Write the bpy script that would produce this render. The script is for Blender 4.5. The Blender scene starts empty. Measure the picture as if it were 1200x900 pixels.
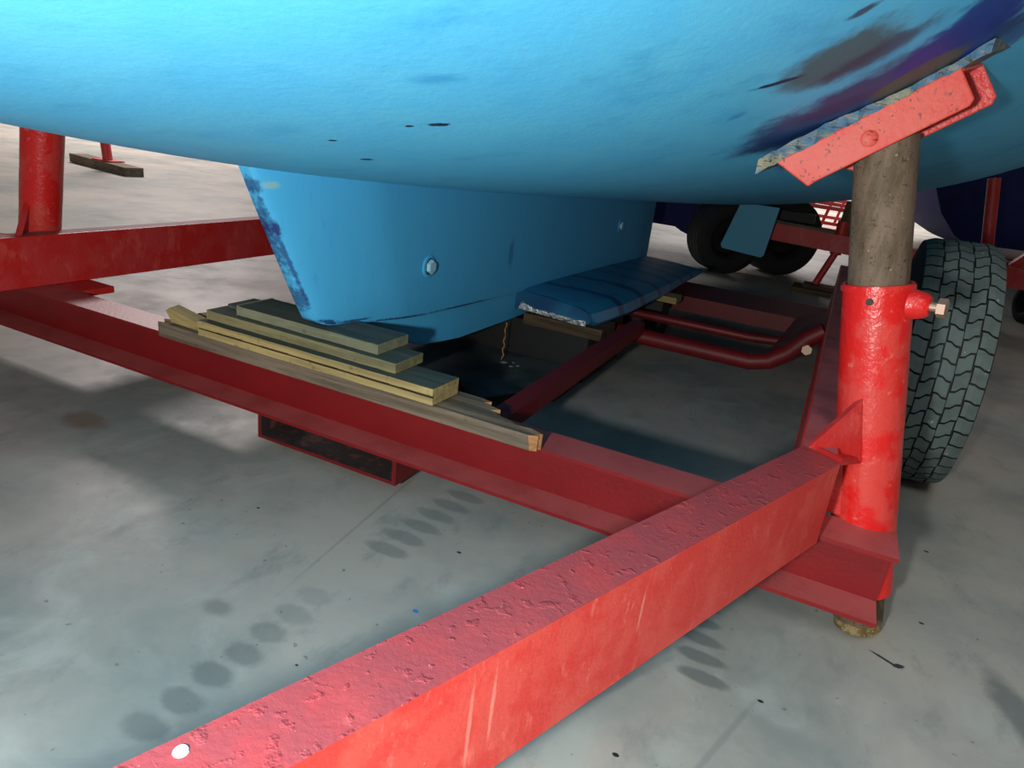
import bpy, bmesh, math, random
from mathutils import Vector, Matrix
random.seed(7)
C = bpy.context.scene.collection
PI = math.pi

# ------------------------------------------------------------------ camera
CAM_H = 0.75
F, V1x, V1y, SL = 813.0, 1008.5, 204.7, 0.123
Yc = Vector((V1x - 600, V1y - 450, F)).normalized()
Zc = Yc.cross(Vector((1, SL, 0))).normalized()
if Zc.y > 0: Zc = -Zc
Xc = Yc.cross(Zc)
cam = bpy.data.cameras.new('camera'); cam_o = bpy.data.objects.new('camera', cam); C.objects.link(cam_o)
right = Vector((Xc.x, Yc.x, Zc.x)); down = Vector((Xc.y, Yc.y, Zc.y)); fwd = Vector((Xc.z, Yc.z, Zc.z))
m = Matrix((right, -down, -fwd)).transposed().to_4x4(); m.translation = Vector((0, 0, CAM_H))
cam_o.matrix_world = m
cam.sensor_width = 36; cam.lens = F / 1200 * 36; cam.clip_start = 0.02; cam.clip_end = 100
bpy.context.scene.camera = cam_o

# ------------------------------------------------------------------ light, exposure
sc = bpy.context.scene
sc.view_settings.view_transform = 'Standard'; sc.view_settings.look = 'None'
sc.view_settings.gamma = 1; sc.view_settings.use_curve_mapping = False
sc.view_settings.exposure = 0.0
world = bpy.data.worlds.new('hall_air'); sc.world = world; world.use_nodes = True
world.node_tree.nodes['Background'].inputs[0].default_value = (1.0, 0.93, 0.9, 1)
world.node_tree.nodes['Background'].inputs[1].default_value = 0.01

def area(name, loc, size, power, col, target=None, sy=None):
    l = bpy.data.lights.new(name, 'AREA'); l.energy = power; l.color = col
    l.size = size
    if sy: l.shape = 'RECTANGLE'; l.size_y = sy
    o = bpy.data.objects.new(name, l); C.objects.link(o); o.location = loc
    if target is not None:
        d = Vector(target) - Vector(loc); o.rotation_euler = d.to_track_quat('-Z', 'Y').to_euler()
    return o
# the photographer's lamp, next to the camera
lp = bpy.data.lights.new('hand_lamp', 'POINT'); lp.energy = 80; lp.color = (1.0, 0.99, 0.95); lp.shadow_soft_size = 0.03
lpo = bpy.data.objects.new('hand_lamp', lp); C.objects.link(lpo); lpo.location = (-0.16, -0.32, 0.71)
# hall roof lamps
WARM = (1.0, 0.90, 0.88)
area('roof_lamp', (-9.5, 8.0, 5.6), 2.4, 900, (1.0, .88, .86), (-9.5, 8, 0))
area('roof_lamp', (-1.0, 14.5, 5.2), 3.5, 900, WARM, (-1, 14.5, 0))
area('roof_lamp', (9.0, 15.0, 5.2), 3.0, 200, WARM, (9, 15, 0))
area('roof_lamp', (.2, -4.2, 5.4), 2.4, 300, (1.0, .97, .93), (.2, -4.2, 0))

# ------------------------------------------------------------------ material helpers
def S(r, g, b):
    f = lambda c: (c / 255) / 12.92 if c / 255 <= 0.04045 else ((c / 255 + 0.055) / 1.055) ** 2.4
    return (f(r), f(g), f(b), 1)

class Mat:
    def __init__(s, name, col, rough=0.5, metal=0.0, spec=0.5):
        s.m = bpy.data.materials.new(name); s.m.use_nodes = True
        s.t = s.m.node_tree; s.b = s.t.nodes['Principled BSDF']
        s.b.inputs['Roughness'].default_value = rough
        s.b.inputs['Metallic'].default_value = metal
        s.b.inputs['Specular IOR Level'].default_value = spec
        s.tc = s.n('ShaderNodeTexCoord')
        s.co = s.tc.outputs['Object']
        s.b.inputs['Base Color'].default_value = col
        r = s.n('ShaderNodeRGB'); r.outputs[0].default_value = col; s.col = r.outputs[0]
        s.h = None
    def n(s, k, **kw):
        x = s.t.nodes.new(k)
        for a, v in kw.items(): setattr(x, a, v)
        return x
    def L(s, a, b): s.t.links.new(a, b)
    def world(s):
        g = s.n('ShaderNodeNewGeometry'); s.co = g.outputs['Position']; return s
    def mapped(s, scale=(1, 1, 1), rot=(0, 0, 0), loc=(0, 0, 0)):
        mp = s.n('ShaderNodeMapping'); s.L(s.co, mp.inputs[0])
        mp.inputs['Scale'].default_value = scale; mp.inputs['Rotation'].default_value = rot; mp.inputs['Location'].default_value = loc
        return mp.outputs[0]
    def noise(s, scale, detail=4, rough=0.6, vec=None, dist=0.0):
        x = s.n('ShaderNodeTexNoise'); x.inputs['Scale'].default_value = scale; x.inputs['Detail'].default_value = detail
        x.inputs['Roughness'].default_value = rough; x.inputs['Distortion'].default_value = dist
        s.L(vec or s.co, x.inputs['Vector']); return x.outputs['Fac']
    def voro(s, scale, vec=None):
        x = s.n('ShaderNodeTexVoronoi'); x.inputs['Scale'].default_value = scale; s.L(vec or s.co, x.inputs['Vector']); return x.outputs['Distance']
    def ramp(s, fac, a, b, lo=0.0, hi=1.0):
        x = s.n('ShaderNodeMapRange'); x.interpolation_type = 'SMOOTHSTEP'
        s.L(fac, x.inputs[0]); x.inputs[1].default_value = a; x.inputs[2].default_value = b
        x.inputs[3].default_value = lo; x.inputs[4].default_value = hi; return x.outputs[0]
    def math(s, op, a, b=0.0):
        x = s.n('ShaderNodeMath', operation=op)
        for i, v in enumerate((a, b)):
            if isinstance(v, (int, float)): x.inputs[i].default_value = v
            else: s.L(v, x.inputs[i])
        return x.outputs[0]
    def mix(s, fac, col, blend='MIX'):
        x = s.n('ShaderNodeMix', data_type='RGBA', blend_type=blend)
        if isinstance(fac, (int, float)): x.inputs[0].default_value = fac
        else: s.L(fac, x.inputs[0])
        s.L(s.col, x.inputs[6])
        if isinstance(col, tuple): x.inputs[7].default_value = col
        else: s.L(col, x.inputs[7])
        s.col = x.outputs[2]; return s
    def bump(s, fac, strength=0.3, dist=0.01):
        x = s.n('ShaderNodeBump'); x.inputs['Strength'].default_value = strength; x.inputs['Distance'].default_value = dist
        s.L(fac, x.inputs['Height'])
        if s.h: s.L(s.h, x.inputs['Normal'])
        s.h = x.outputs[0]; return s
    def rough(s, out): s.L(out, s.b.inputs['Roughness']); return s
    def spot(s, c, r, col, soft=0.5, ang=0.0, amp=0.35, nscale=30, strength=1.0, plane='xy'):
        """a stain with its own shape: noisy ellipse at world point c, radii r"""
        mp = s.n('ShaderNodeMapping', vector_type='TEXTURE'); s.L(s.co, mp.inputs[0])
        if plane == 'xy':
            mp.inputs['Location'].default_value = (c[0], c[1], 0); mp.inputs['Rotation'].default_value = (0, 0, ang)
            mp.inputs['Scale'].default_value = (r[0], r[1], 1e4)
        elif plane == 'xz':
            mp.inputs['Location'].default_value = (c[0], 0, c[1]); mp.inputs['Rotation'].default_value = (0, ang, 0)
            mp.inputs['Scale'].default_value = (r[0], 1e4, r[1])
        else:
            mp.inputs['Location'].default_value = (0, c[0], c[1]); mp.inputs['Rotation'].default_value = (ang, 0, 0)
            mp.inputs['Scale'].default_value = (1e4, r[0], r[1])
        ln = s.n('ShaderNodeVectorMath', operation='LENGTH'); s.L(mp.outputs[0], ln.inputs[0])
        nz = s.noise(nscale, 5, 0.65)
        d = s.math('ADD', ln.outputs['Value'], s.math('MULTIPLY', s.math('SUBTRACT', nz, 0.5), amp * 4))
        f = s.ramp(d, 1.0 - soft, 1.0 + soft * 0.3, strength, 0.0)
        return s.mix(f, col)
    def done(s):
        s.L(s.col, s.b.inputs['Base Color'])
        if s.h: s.L(s.h, s.b.inputs['Normal'])
        return s.m

def red_paint(name, col, dusty, wear, bumpy, rough, spec=.5):
    k = Mat(name, col, rough, 0, spec).world()
    k.mix(k.ramp(k.noise(9, 5), .42, .62, 0, dusty), S(196, 92, 92))
    k.mix(k.ramp(k.noise(22, 6, .7, k.mapped((1, 1, .5))), .53, .64, 0, wear), S(224, 104, 88))
    k.mix(k.ramp(k.noise(70, 4, .6), .68, .74, 0, .8), S(80, 34, 30))
    k.bump(k.noise(140, 3), bumpy, .004).bump(k.noise(28, 4), bumpy * .5, .008)
    return k.done()
M = {}
M['red'] = red_paint('red_paint', S(196, 38, 34), .25, .3, .35, .42)
k = Mat('red_beam_paint', S(124, 20, 24), .45, 0, .4).world()
k.mix(k.ramp(k.noise(9, 5), .42, .62, 0, .4), S(112, 18, 22))
g = k.n('ShaderNodeNewGeometry'); sx = k.n('ShaderNodeSeparateXYZ'); k.L(g.outputs['True Normal'], sx.inputs[0])
k.mix(k.math('MULTIPLY', k.ramp(sx.outputs['Z'], .6, .8), k.ramp(k.noise(11, 5), .3, .6, .6, .95)), S(176, 84, 82))  # upward faces pinker: dust, plus the lit look of the top flange put into colour
k.mix(k.ramp(k.noise(60, 4), .68, .74, 0, .7), S(84, 34, 32)).bump(k.noise(110, 3), .25, .003)
M['red_beam'] = k.done()
# side of the drawbar: clear red with chalky wear and two drips; top: dusty and pitted
k = Mat('red_drawbar_paint', S(214, 52, 44), .42, 0, .5).world()
k.mix(k.ramp(k.noise(14, 6, .7), .44, .60, 0, .75), S(220, 80, 68))
k.mix(k.ramp(k.noise(55, 6, .75, k.mapped((1, 1, .35))), .57, .66, 0, .7), S(230, 110, 96))
g = k.n('ShaderNodeNewGeometry'); sx = k.n('ShaderNodeSeparateXYZ'); k.L(g.outputs['True Normal'], sx.inputs[0])
topf = k.ramp(sx.outputs['Z'], .6, .8)
k.mix(k.math('MULTIPLY', topf, k.ramp(k.noise(17, 5), .3, .6, .75, 1)), S(150, 62, 64))
pit = k.ramp(k.noise(70, 3, .55, k.mapped((1.0, 1.0, 1), (0, 0, .4))), .56, .70)
k.mix(k.math('MULTIPLY', topf, k.math('MULTIPLY', pit, k.ramp(k.noise(6, 2), .45, .6, 0, .45))), S(158, 52, 60))
k.mix(k.ramp(k.noise(210, 3, .5), .72, .76, 0, .6), S(240, 190, 170))
for (yy, zz, h_) in ((.405, .285, .055), (.428, .295, .045), (.62, .30, .03)):
    k.spot((yy, zz), (.0025, h_), S(236, 150, 134), soft=.6, amp=.1, nscale=60, plane='yz', strength=.6)
k.bump(k.math('MULTIPLY', pit, topf), .35, .003).bump(k.noise(160, 3), .25, .003)
M['red_near'] = k.done()
k = Mat('red_sleeve_paint', S(210, 30, 28), .3, 0, .6).world()
k.mix(k.ramp(k.noise(10, 4, .6), .46, .56, 0, .85), S(206, 66, 58))
k.mix(k.ramp(k.noise(60, 5, .6), .62, .7, 0, .6), S(226, 110, 96))
k.bump(k.noise(95, 4, .6), .45, .004)
M['red_sleeve'] = k.done()
k = Mat('red_pad_paint', S(202, 62, 50), .5, 0, .4).world()
k.mix(k.ramp(k.noise(12, 4), .45, .6, 0, .6), S(200, 84, 70))
dots = k.math('MULTIPLY', k.ramp(k.noise(190, 2, .5), .62, .66), k.ramp(k.noise(14, 3), .42, .58))
k.mix(dots, S(86, 40, 34)).bump(k.noise(120, 3), .2, .003)
M['red_pad'] = k.done()
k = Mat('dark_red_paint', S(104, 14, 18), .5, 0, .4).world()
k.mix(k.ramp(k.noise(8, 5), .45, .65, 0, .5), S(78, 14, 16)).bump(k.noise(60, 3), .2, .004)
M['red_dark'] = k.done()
k = Mat('dusty_top_red', S(170, 88, 90), .6, 0, .3).world()
k.mix(k.ramp(k.noise(14, 5), .45, .65, 0, .7), S(140, 62, 66)).mix(k.ramp(k.noise(5, 4), .55, .7, 0, .6), S(80, 60, 66))
k.bump(k.noise(90, 3), .2, .003); M['dusty_red'] = k.done()
k = Mat('rusty_recess_shade', S(34, 22, 20), .9).world(); k.mix(k.ramp(k.noise(30, 5), .5, .62), S(84, 40, 34)); M['recess_shade'] = k.done()  # bracket inside: recess shade put into the colour, with rusty patches
k = Mat('rust_steel', S(118, 100, 84), .7, .25, .4).world()
k.mix(k.ramp(k.noise(30, 6, .7, k.mapped((1, 1, .3))), .4, .62), S(92, 78, 60))
k.mix(k.ramp(k.noise(130, 5, .7), .58, .66, 0, .9), S(66, 50, 40)).mix(k.ramp(k.noise(170, 3, .6), .68, .73, 0, .9), S(176, 150, 126))
k.bump(k.noise(140, 4), .4, .003); M['rust'] = k.done()
k = Mat('galvanised_end', S(150, 134, 92), .75, .1, .3).world()
k.mix(k.ramp(k.noise(45, 5, .7), .42, .6), S(98, 80, 46)).mix(k.ramp(k.noise(90, 4), .6, .68), S(180, 160, 124)).bump(k.noise(90, 4), .6, .004)
M['rust_end'] = k.done()
M['zinc'] = Mat('zinc_bolt', S(190, 160, 140), .4, .7).done()
M['dark_hole'] = Mat('dark_bolt_hole', S(50, 44, 34), .7).done()
M['steel_edge'] = Mat('bare_metal_edge', S(200, 205, 205), .35, .7)
k = M['steel_edge'].world(); k.mix(k.ramp(k.noise(70, 5), .5, .6), S(110, 120, 120)); k.bump(k.noise(90, 4), .8, .006); M['steel_edge'] = k.done()

# antifouling blue
def blue(name, stains=(), base=S(84, 188, 238)):
    k = Mat(name, base, .5, 0, .35).world()
    st = k.mapped((3, 3, 7), (0, .35, .5))
    k.mix(k.ramp(k.noise(2.2, 6, .7, st, .6), .35, .7, 0, .55), S(100, 198, 232))
    k.mix(k.ramp(k.noise(5, 5, .65, k.mapped((1, 2.5, 5))), .5, .75, 0, .45), S(52, 150, 206))
    k.mix(k.ramp(k.noise(40, 5, .7, st), .62, .75, 0, .35), S(130, 200, 222))
    for a in stains: k.spot(*a[0], **a[1])
    k.bump(k.noise(30, 5, .6, st), .12, .004)
    return k.done()
NAVY = S(28, 58, 150); INK = S(30, 48, 80); SMOKE = S(76, 94, 100); PURP = S(62, 64, 92)
hull_st = [
    (((-.052, .912), (.062, .066), SMOKE), dict(ang=.0, soft=.4, amp=.22, nscale=26, strength=.92)),
    (((-.020, .955), (.062, .032), PURP), dict(ang=-.1, soft=.5, amp=.25, nscale=35, strength=.85)),
    (((-.110, .893), (.030, .005), INK), dict(ang=.5, soft=.4, amp=.3, nscale=60)),
    (((-.035, .815), (.018, .008), PURP), dict(ang=.2, soft=.5, amp=.3, nscale=60, strength=.9)),
    (((-.010, 1.150), (.180, .150), S(34, 60, 120)), dict(ang=.0, soft=.3, amp=.2, nscale=18, strength=.95)),
    (((.065, 1.080), (.065, .110), NAVY), dict(ang=.2, soft=.25, amp=.25, nscale=22, strength=.95)),
    (((-.05, 1.10), (.05, .035), S(40, 44, 100)), dict(ang=.2, soft=.5, amp=.3, nscale=30, strength=.7)),
    (((.035, 1.130), (.055, .045), S(84, 92, 80)), dict(ang=.0, soft=.3, amp=.12, nscale=30, strength=.95)),
    (((.15, 1.20), (.04, .05), S(50, 100, 165)), dict(ang=.6, soft=.6, amp=.35, nscale=50, strength=.8)),
    (((-.418, .682), (.014, .006), INK), dict(ang=.7, soft=.3, amp=.35, nscale=110)),
    (((-.445, .666), (.005, .004), INK), dict(ang=.5, soft=.3, amp=.3, nscale=110)),
    (((-.578, .771), (.010, .006), INK), dict(ang=.5, soft=.3, amp=.35, nscale=110)),
    (((-.548, .667), (.006, .004), INK), dict(ang=.5, soft=.3, amp=.35, nscale=110)),
    (((-.155, .955), (.010, .016), S(40, 130, 200)), dict(ang=.6, soft=.8, amp=.4, nscale=40, strength=.6)),
    (((-.36, .58), (.03, .012), S(40, 140, 205)), dict(ang=.7, soft=.9, amp=.3, nscale=30, strength=.6)),
]
M['hull'] = blue('hull_antifouling', hull_st)
M['keel'] = blue('keel_antifouling', base=S(60, 164, 222))
M['ink'] = Mat('dark_gap', S(20, 50, 66), .6).done(); M['bolt_blue'] = Mat('painted_bolt', S(150, 205, 222), .4).done()
k = Mat('wing_antifouling', S(36, 116, 158), .4, 0, .4).world()
wv = k.n('ShaderNodeTexWave', wave_type='BANDS', bands_direction='Y'); wv.inputs['Scale'].default_value = 1.4
wv.inputs['Distortion'].default_value = 4; wv.inputs['Detail'].default_value = 3; wv.inputs['Detail Scale'].default_value = 1.2; k.L(k.co, wv.inputs[0])
k.mix(k.ramp(wv.outputs['Fac'], .03, .16, .8, 0), S(10, 46, 84))
k.mix(k.ramp(k.noise(7, 4), .5, .7, 0, .6), S(28, 92, 140)).mix(k.ramp(k.noise(14, 4), .62, .7, 0, .8), S(48, 48, 110))
M['wing'] = k.done()
M['blue_worn'] = Mat('worn_dark_blue_edge', S(24, 52, 130), .5).world()
k = M['blue_worn']; k.mix(k.ramp(k.noise(60, 5, .7), .42, .55), S(50, 150, 215)); M['blue_worn'] = k.done()
k = Mat('topside_white', S(205, 210, 214), .3); M['topside'] = k.done()
M['navy'] = Mat('navy_gelcoat', S(14, 24, 80), .6, 0, .2).world()
k = M['navy']; k.mix(k.ramp(k.noise(6, 5), .5, .7, 0, .7), S(12, 16, 40)); M['navy'] = k.done()

def wood(name, a, b, ax='x', scale=1.0, ends=None):
    k = Mat(name, a, .75, 0, .25)
    sc_ = {'x': (1.5, 22, 22), 'y': (22, 1.5, 22), 'z': (22, 22, 1.5)}[ax]
    v = k.mapped(tuple(q * scale for q in sc_))
    k.mix(k.ramp(k.noise(2.0, 6, .65, v, .8), .35, .68), b)
    k.mix(k.ramp(k.noise(60, 4), .6, .72, 0, .5), S(70, 62, 48))
    k.bump(k.noise(4, 5, .6, v), .35, .004)
    return k.done()
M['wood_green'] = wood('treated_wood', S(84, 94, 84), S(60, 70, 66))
M['wood_yellow'] = wood('pale_treated_wood', S(176, 156, 104), S(136, 122, 82))
M['wood_olive'] = wood('olive_wood', S(138, 130, 92), S(100, 98, 74))
M['wood_olive2'] = wood('grey_olive_wood', S(132, 134, 108), S(102, 106, 86))
M['wood_old'] = wood('weathered_wood', S(124, 110, 94), S(86, 76, 62))
M['wood_raw'] = wood('freshly_split_wood', S(190, 140, 92), S(128, 84, 50))
M['wood_dark'] = wood('dark_wood', S(92, 74, 52), S(54, 44, 32))
k = Mat('tyre_tread_dust', S(92, 106, 103), .8, 0, .3).world()
k.mix(k.ramp(k.noise(16, 5), .42, .62, 0, .6), S(74, 84, 82)).bump(k.noise(200, 3), .15, .002)
k.mix(k.ramp(k.noise(55, 2, .4), .74, .76), S(150, 150, 140)); M['tread'] = k.done()
M['rubber'] = Mat('black_rubber', S(24, 25, 26), .75).done()
M['rubber_dark'] = Mat('old_black_rubber', S(30, 31, 33), .8).done()
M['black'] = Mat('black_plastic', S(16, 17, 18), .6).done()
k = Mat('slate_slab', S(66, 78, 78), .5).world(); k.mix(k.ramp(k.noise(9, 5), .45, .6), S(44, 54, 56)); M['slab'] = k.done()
M['white_paint'] = Mat('white_paint_spot', S(235, 235, 230), .6).done()
M['white_pipe'] = Mat('pale_tube', S(200, 195, 190), .5).done()
M['blue_flap'] = Mat('blue_flap', S(66, 160, 196), .5).done()
M['water'] = Mat('water_drops', S(160, 170, 165), .1).done()

# floor
k = Mat('concrete_floor', S(166, 161, 151), .55, 0, .3).world()
k.mix(k.ramp(k.noise(1.6, 7, .62), .36, .66), S(126, 134, 130))
k.mix(k.ramp(k.noise(4.5, 7, .65, None, 1.2), .45, .7, 0, .55), S(166, 172, 165))
k.mix(k.ramp(k.noise(14, 6, .7, k.mapped((1, .5, 1), (0, 0, .7))), .52, .72, 0, .5), S(116, 122, 118))
k.mix(k.ramp(k.noise(70, 3, .5), .70, .74, 0, .7), S(92, 96, 96))
DK = S(98, 106, 104)
for i in range(7):
    k.spot((-.633 + .006 * (i % 2), .44 + .052 * i), (.036, .023), DK, soft=.4, amp=.2, nscale=30, strength=(.7, .75, .75, .65, .5, .35, .25)[i])
k.spot((-.735, .648), (.032, .02), DK, soft=.6, amp=.15, nscale=30, strength=.6)
for i in range(6):
    k.spot((-.615 + .004 * i, .93 + .052 * i), (.05, .02), DK, soft=.35, amp=.15, nscale=30, strength=.5)
for i in range(6):
    k.spot((-.05 - .012 * (i - 2), .93 + .045 * i), (.045, .017), S(96, 104, 102), soft=.35, amp=.15, nscale=30, strength=.75)
k.spot((-1.492, .954), (.07, .045), S(116, 96, 80), soft=.5, amp=.25, nscale=18, strength=.7)
k.spot((.425, 1.13), (.035, .11), S(100, 106, 104), soft=.5, amp=.2, nscale=18, strength=.8, ang=.3)
k.spot((.235, 1.148), (.028, .0035), S(52, 58, 60), soft=.3, amp=.2, nscale=50, ang=-.45)
k.spot((.255, 1.142), (.012, .006), S(48, 54, 58), soft=.3, amp=.3, nscale=70, ang=.4)
k.spot((-.475, .814), (.006, .004), S(30, 120, 190), soft=.2, amp=.1)
k.spot((-.375, .935), (.005, .003), S(30, 80, 150), soft=.2, amp=.1)
k.spot((.02, .82), (.006, .14), S(120, 126, 124), soft=.6, amp=.2, ang=-.3, strength=.6)
k.spot((-.16, .80), (.009, .22), S(122, 128, 126), soft=.6, amp=.2, ang=-.5, strength=.5)
k.spot((-.72, 1.1), (.004, .4), S(122, 128, 126), soft=.6, amp=.2, ang=.1, strength=.5)
for (x, y, r) in ((.06, .93, .005), (.135, .78, .004), (.05, .75, .003), (-.1, .72, .005), (.42, .98, .005), (-.9, .9, .004), (-.5, 1.0, .005), (.33, 1.6, .006), (.30, 1.3, .005), (-.55, .62, .003), (-.33, 1.02, .004)):
    k.spot((x, y), (r, r * .7), S(40, 44, 46), soft=.2, amp=.15, nscale=60)
k.rough(k.ramp(k.noise(3, 6, .65), .35, .65, .42, .60))
k.bump(k.noise(25, 5), .06, .004)
M['floor'] = k.done()
k = Mat('hall_wall', S(190, 182, 178), .8).world(); k.mix(k.ramp(k.noise(1.2, 4), .4, .6, 0, .4), S(160, 150, 146)); M['wall'] = k.done()
M['ceil'] = Mat('hall_ceiling', S(150, 148, 145), .9).done()

# ------------------------------------------------------------------ mesh helpers (all in world coordinates)
def link(name, bm, mat, parent=None, smooth=False, bevel=0.0, seg=2):
    me = bpy.data.meshes.new(name)
    if bevel:
        bmesh.ops.bevel(bm, geom=[e for e in bm.edges if len(e.link_faces) == 2 and e.calc_face_angle(0) > .6], offset=bevel, segments=seg, affect='EDGES', profile=.6, clamp_overlap=True)
    bmesh.ops.recalc_face_normals(bm, faces=bm.faces)
    base = Vector((0, 0, 0))
    if parent is None:
        xs = [v.co.x for v in bm.verts]; ys = [v.co.y for v in bm.verts]; zs = [v.co.z for v in bm.verts]
        base = Vector(((min(xs) + max(xs)) / 2, (min(ys) + max(ys)) / 2, min(zs)))
    else:
        p = parent
        while p is not None: base = base + p.location; p = p.parent
        o0 = bm.verts
    bmesh.ops.translate(bm, vec=-base, verts=bm.verts)
    bm.to_mesh(me); bm.free()
    for mt in (mat if isinstance(mat, (list, tuple)) else [mat]): me.materials.append(mt)
    if smooth:
        for p in me.polygons: p.use_smooth = True
        try: me.set_sharp_from_angle(angle=math.radians(38))
        except Exception: pass
    o = bpy.data.objects.new(name, me); C.objects.link(o)
    if parent is None: o.location = base
    else: o.parent = parent
    return o
def thing(name, loc, label, cat, group=None):
    o = bpy.data.objects.new(name, None); C.objects.link(o); o.location = loc
    o.empty_display_size = .05
    return tag(o, label, cat, group)
def tag(o, label, cat, group=None, kind=None):
    o['label'] = label; o['category'] = cat
    if group: o['group'] = group
    if kind: o['kind'] = kind
    return o
def struct(o): o['kind'] = 'structure'; return o

def box(bm, x0, x1, y0, y1, z0, z1, mi=0):
    vs = [bm.verts.new(p) for p in ((x0, y0, z0), (x1, y0, z0), (x1, y1, z0), (x0, y1, z0), (x0, y0, z1), (x1, y0, z1), (x1, y1, z1), (x0, y1, z1))]
    for f in ((0, 1, 2, 3), (4, 5, 6, 7), (0, 1, 5, 4), (1, 2, 6, 5), (2, 3, 7, 6), (3, 0, 4, 7)):
        q = bm.faces.new([vs[i] for i in f]); q.material_index = mi
    return vs
def prism(bm, a, b, width, height, up=(0, 0, 1), mi=0, offs=(0, 0), profile=None):
    """sweep a closed profile (u across, v up) from a to b"""
    a = Vector(a); b = Vector(b); d = (b - a).normalized(); u = Vector(up)
    s = d.cross(u).normalized(); u = s.cross(d).normalized()
    pr = profile or [(-width / 2, -height / 2), (width / 2, -height / 2), (width / 2, height / 2), (-width / 2, height / 2)]
    r0 = [bm.verts.new(a + s * (p[0] + offs[0]) + u * (p[1] + offs[1])) for p in pr]
    r1 = [bm.verts.new(b + s * (p[0] + offs[0]) + u * (p[1] + offs[1])) for p in pr]
    n = len(pr)
    for i in range(n): bm.faces.new((r0[i], r0[(i + 1) % n], r1[(i + 1) % n], r1[i])).material_index = mi
    bm.faces.new(r0).material_index = mi; bm.faces.new(r1).material_index = mi
def poly_extrude(bm, pts, vec, mi=0):
    a = [bm.verts.new(p) for p in pts]; b = [bm.verts.new(Vector(p) + Vector(vec)) for p in pts]; n = len(pts)
    for i in range(n): bm.faces.new((a[i], a[(i + 1) % n], b[(i + 1) % n], b[i])).material_index = mi
    bm.faces.new(a).material_index = mi; bm.faces.new(b).material_index = mi
def tube(bm, pts, r, n=24, inner=None, cap=True, mi=0):
    pts = [Vector(p) for p in pts]; rs = r if isinstance(r, (list, tuple)) else [r] * len(pts)
    d0 = (pts[1] - pts[0]).normalized(); s = d0.cross(Vector((0, 1, 0)) if abs(d0.y) < .9 else Vector((1, 0, 0))).normalized()
    rings = []
    for i, p in enumerate(pts):
        d = (pts[min(i + 1, len(pts) - 1)] - pts[max(i - 1, 0)]).normalized()
        s = (s - d * s.dot(d)).normalized(); t = d.cross(s)
        rings.append([bm.verts.new(p + (s * math.cos(2 * PI * j / n) + t * math.sin(2 * PI * j / n)) * rs[i]) for j in range(n)])
    for a, b in zip(rings, rings[1:]):
        for j in range(n): bm.faces.new((a[j], a[(j + 1) % n], b[(j + 1) % n], b[j])).material_index = mi
    if cap:
        bm.faces.new(rings[0]).material_index = mi; bm.faces.new(rings[-1]).material_index = mi
    return rings
def pipe_hollow(bm, a, b, ro, ri, n=40, rows=14, wob=0.0):
    a = Vector(a); b = Vector(b); d = (b - a).normalized(); s = d.cross(Vector((0, 1, 0))).normalized(); t = d.cross(s)
    def ring(p, r, k): return [bm.verts.new(p + (s * math.cos(2 * PI * j / n) + t * math.sin(2 * PI * j / n)) * (r + random.uniform(-wob, wob))) for j in range(n)]
    out = [ring(a.lerp(b, i / rows), ro, i) for i in range(rows + 1)]; inn = [ring(a.lerp(b, i / rows), ri, i) for i in (0, rows)]
    for x, y in list(zip(out, out[1:])) + [(inn[0], inn[1]), (out[-1], inn[1]), (out[0], inn[0])]:
        for j in range(n): bm.faces.new((x[j], x[(j + 1) % n], y[(j + 1) % n], y[j]))
def NB(): return bmesh.new()
def hexa(bm, c, axis, r, h, n=6):
    c = Vector(c); axis = Vector(axis).normalized(); tube(bm, [c, c + axis * h], r, n)

# ------------------------------------------------------------------ hall shell
def slab(name, x0, x1, y0, y1, z0, z1, mat):
    b = NB(); box(b, x0, x1, y0, y1, z0, z1); return struct(link(name, b, mat))
slab('floor', -16, 12, -9, 20, -.2, 0, M['floor'])
slab('ceiling', -16, 12, -9, 20, 6, 6.2, M['ceil'])
slab('wall_left', -16.2, -16, -9, 20, 0, 6, M['wall'])
slab('wall_right', 12, 12.2, -9, 20, 0, 6, M['wall'])
slab('wall_back', -16, 12, 20, 20.2, 0, 6, M['wall'])
slab('wall_front', -16, 12, -9.2, -9, 0, 6, M['wall'])

# ------------------------------------------------------------------ the blue boat
CX = -.94
def lerpl(y, xs, ys):
    if y <= xs[0]: return ys[0]
    for a, b, c, d in zip(xs, xs[1:], ys, ys[1:]):
        if y <= b: return c + (d - c) * (y - a) / (b - a)
    return ys[-1]
def sm(y, xs, ys): return sum(lerpl(y + o, xs, ys) for o in (-.45, -.3, -.15, 0, .15, .3, .45)) / 7
def zkeel(y): return sm(y, [-2.0, -1.2, -.4, .5, .95, 4.0, 5.5, 7.5], [2.0, 1.25, .87, .681, .632, .498, .4985, .95])
def beam(y): return sm(y, [-2.2, -1.2, 0, 1.25, 3, 5, 7.5], [.02, .62, 1.12, 1.3085, 1.9872, 1.3323, .9])
def aexp(y): return sm(y, [-2, 0, 1.25, 4, 7], [1.1, 1.4, 2.0899, 1.6016, 1.7831])
BE = 4.2202; SHEER = 2.05
def hull_z(x, y):
    q = min(abs(x - CX) / beam(y), 1); z0 = zkeel(y); D = SHEER - z0
    return z0 + D * (1 - (1 - q ** aexp(y)) ** (1 / BE))
boat = thing('sailboat', (CX, 2.5, .2), 'light blue sailboat hull with stub keel, resting on the red trailer', 'boat')
b = NB(); ys = [-2.15 + i * .075 for i in range(130)]
ts = [i / 40 for i in range(41)]; rows = []
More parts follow.
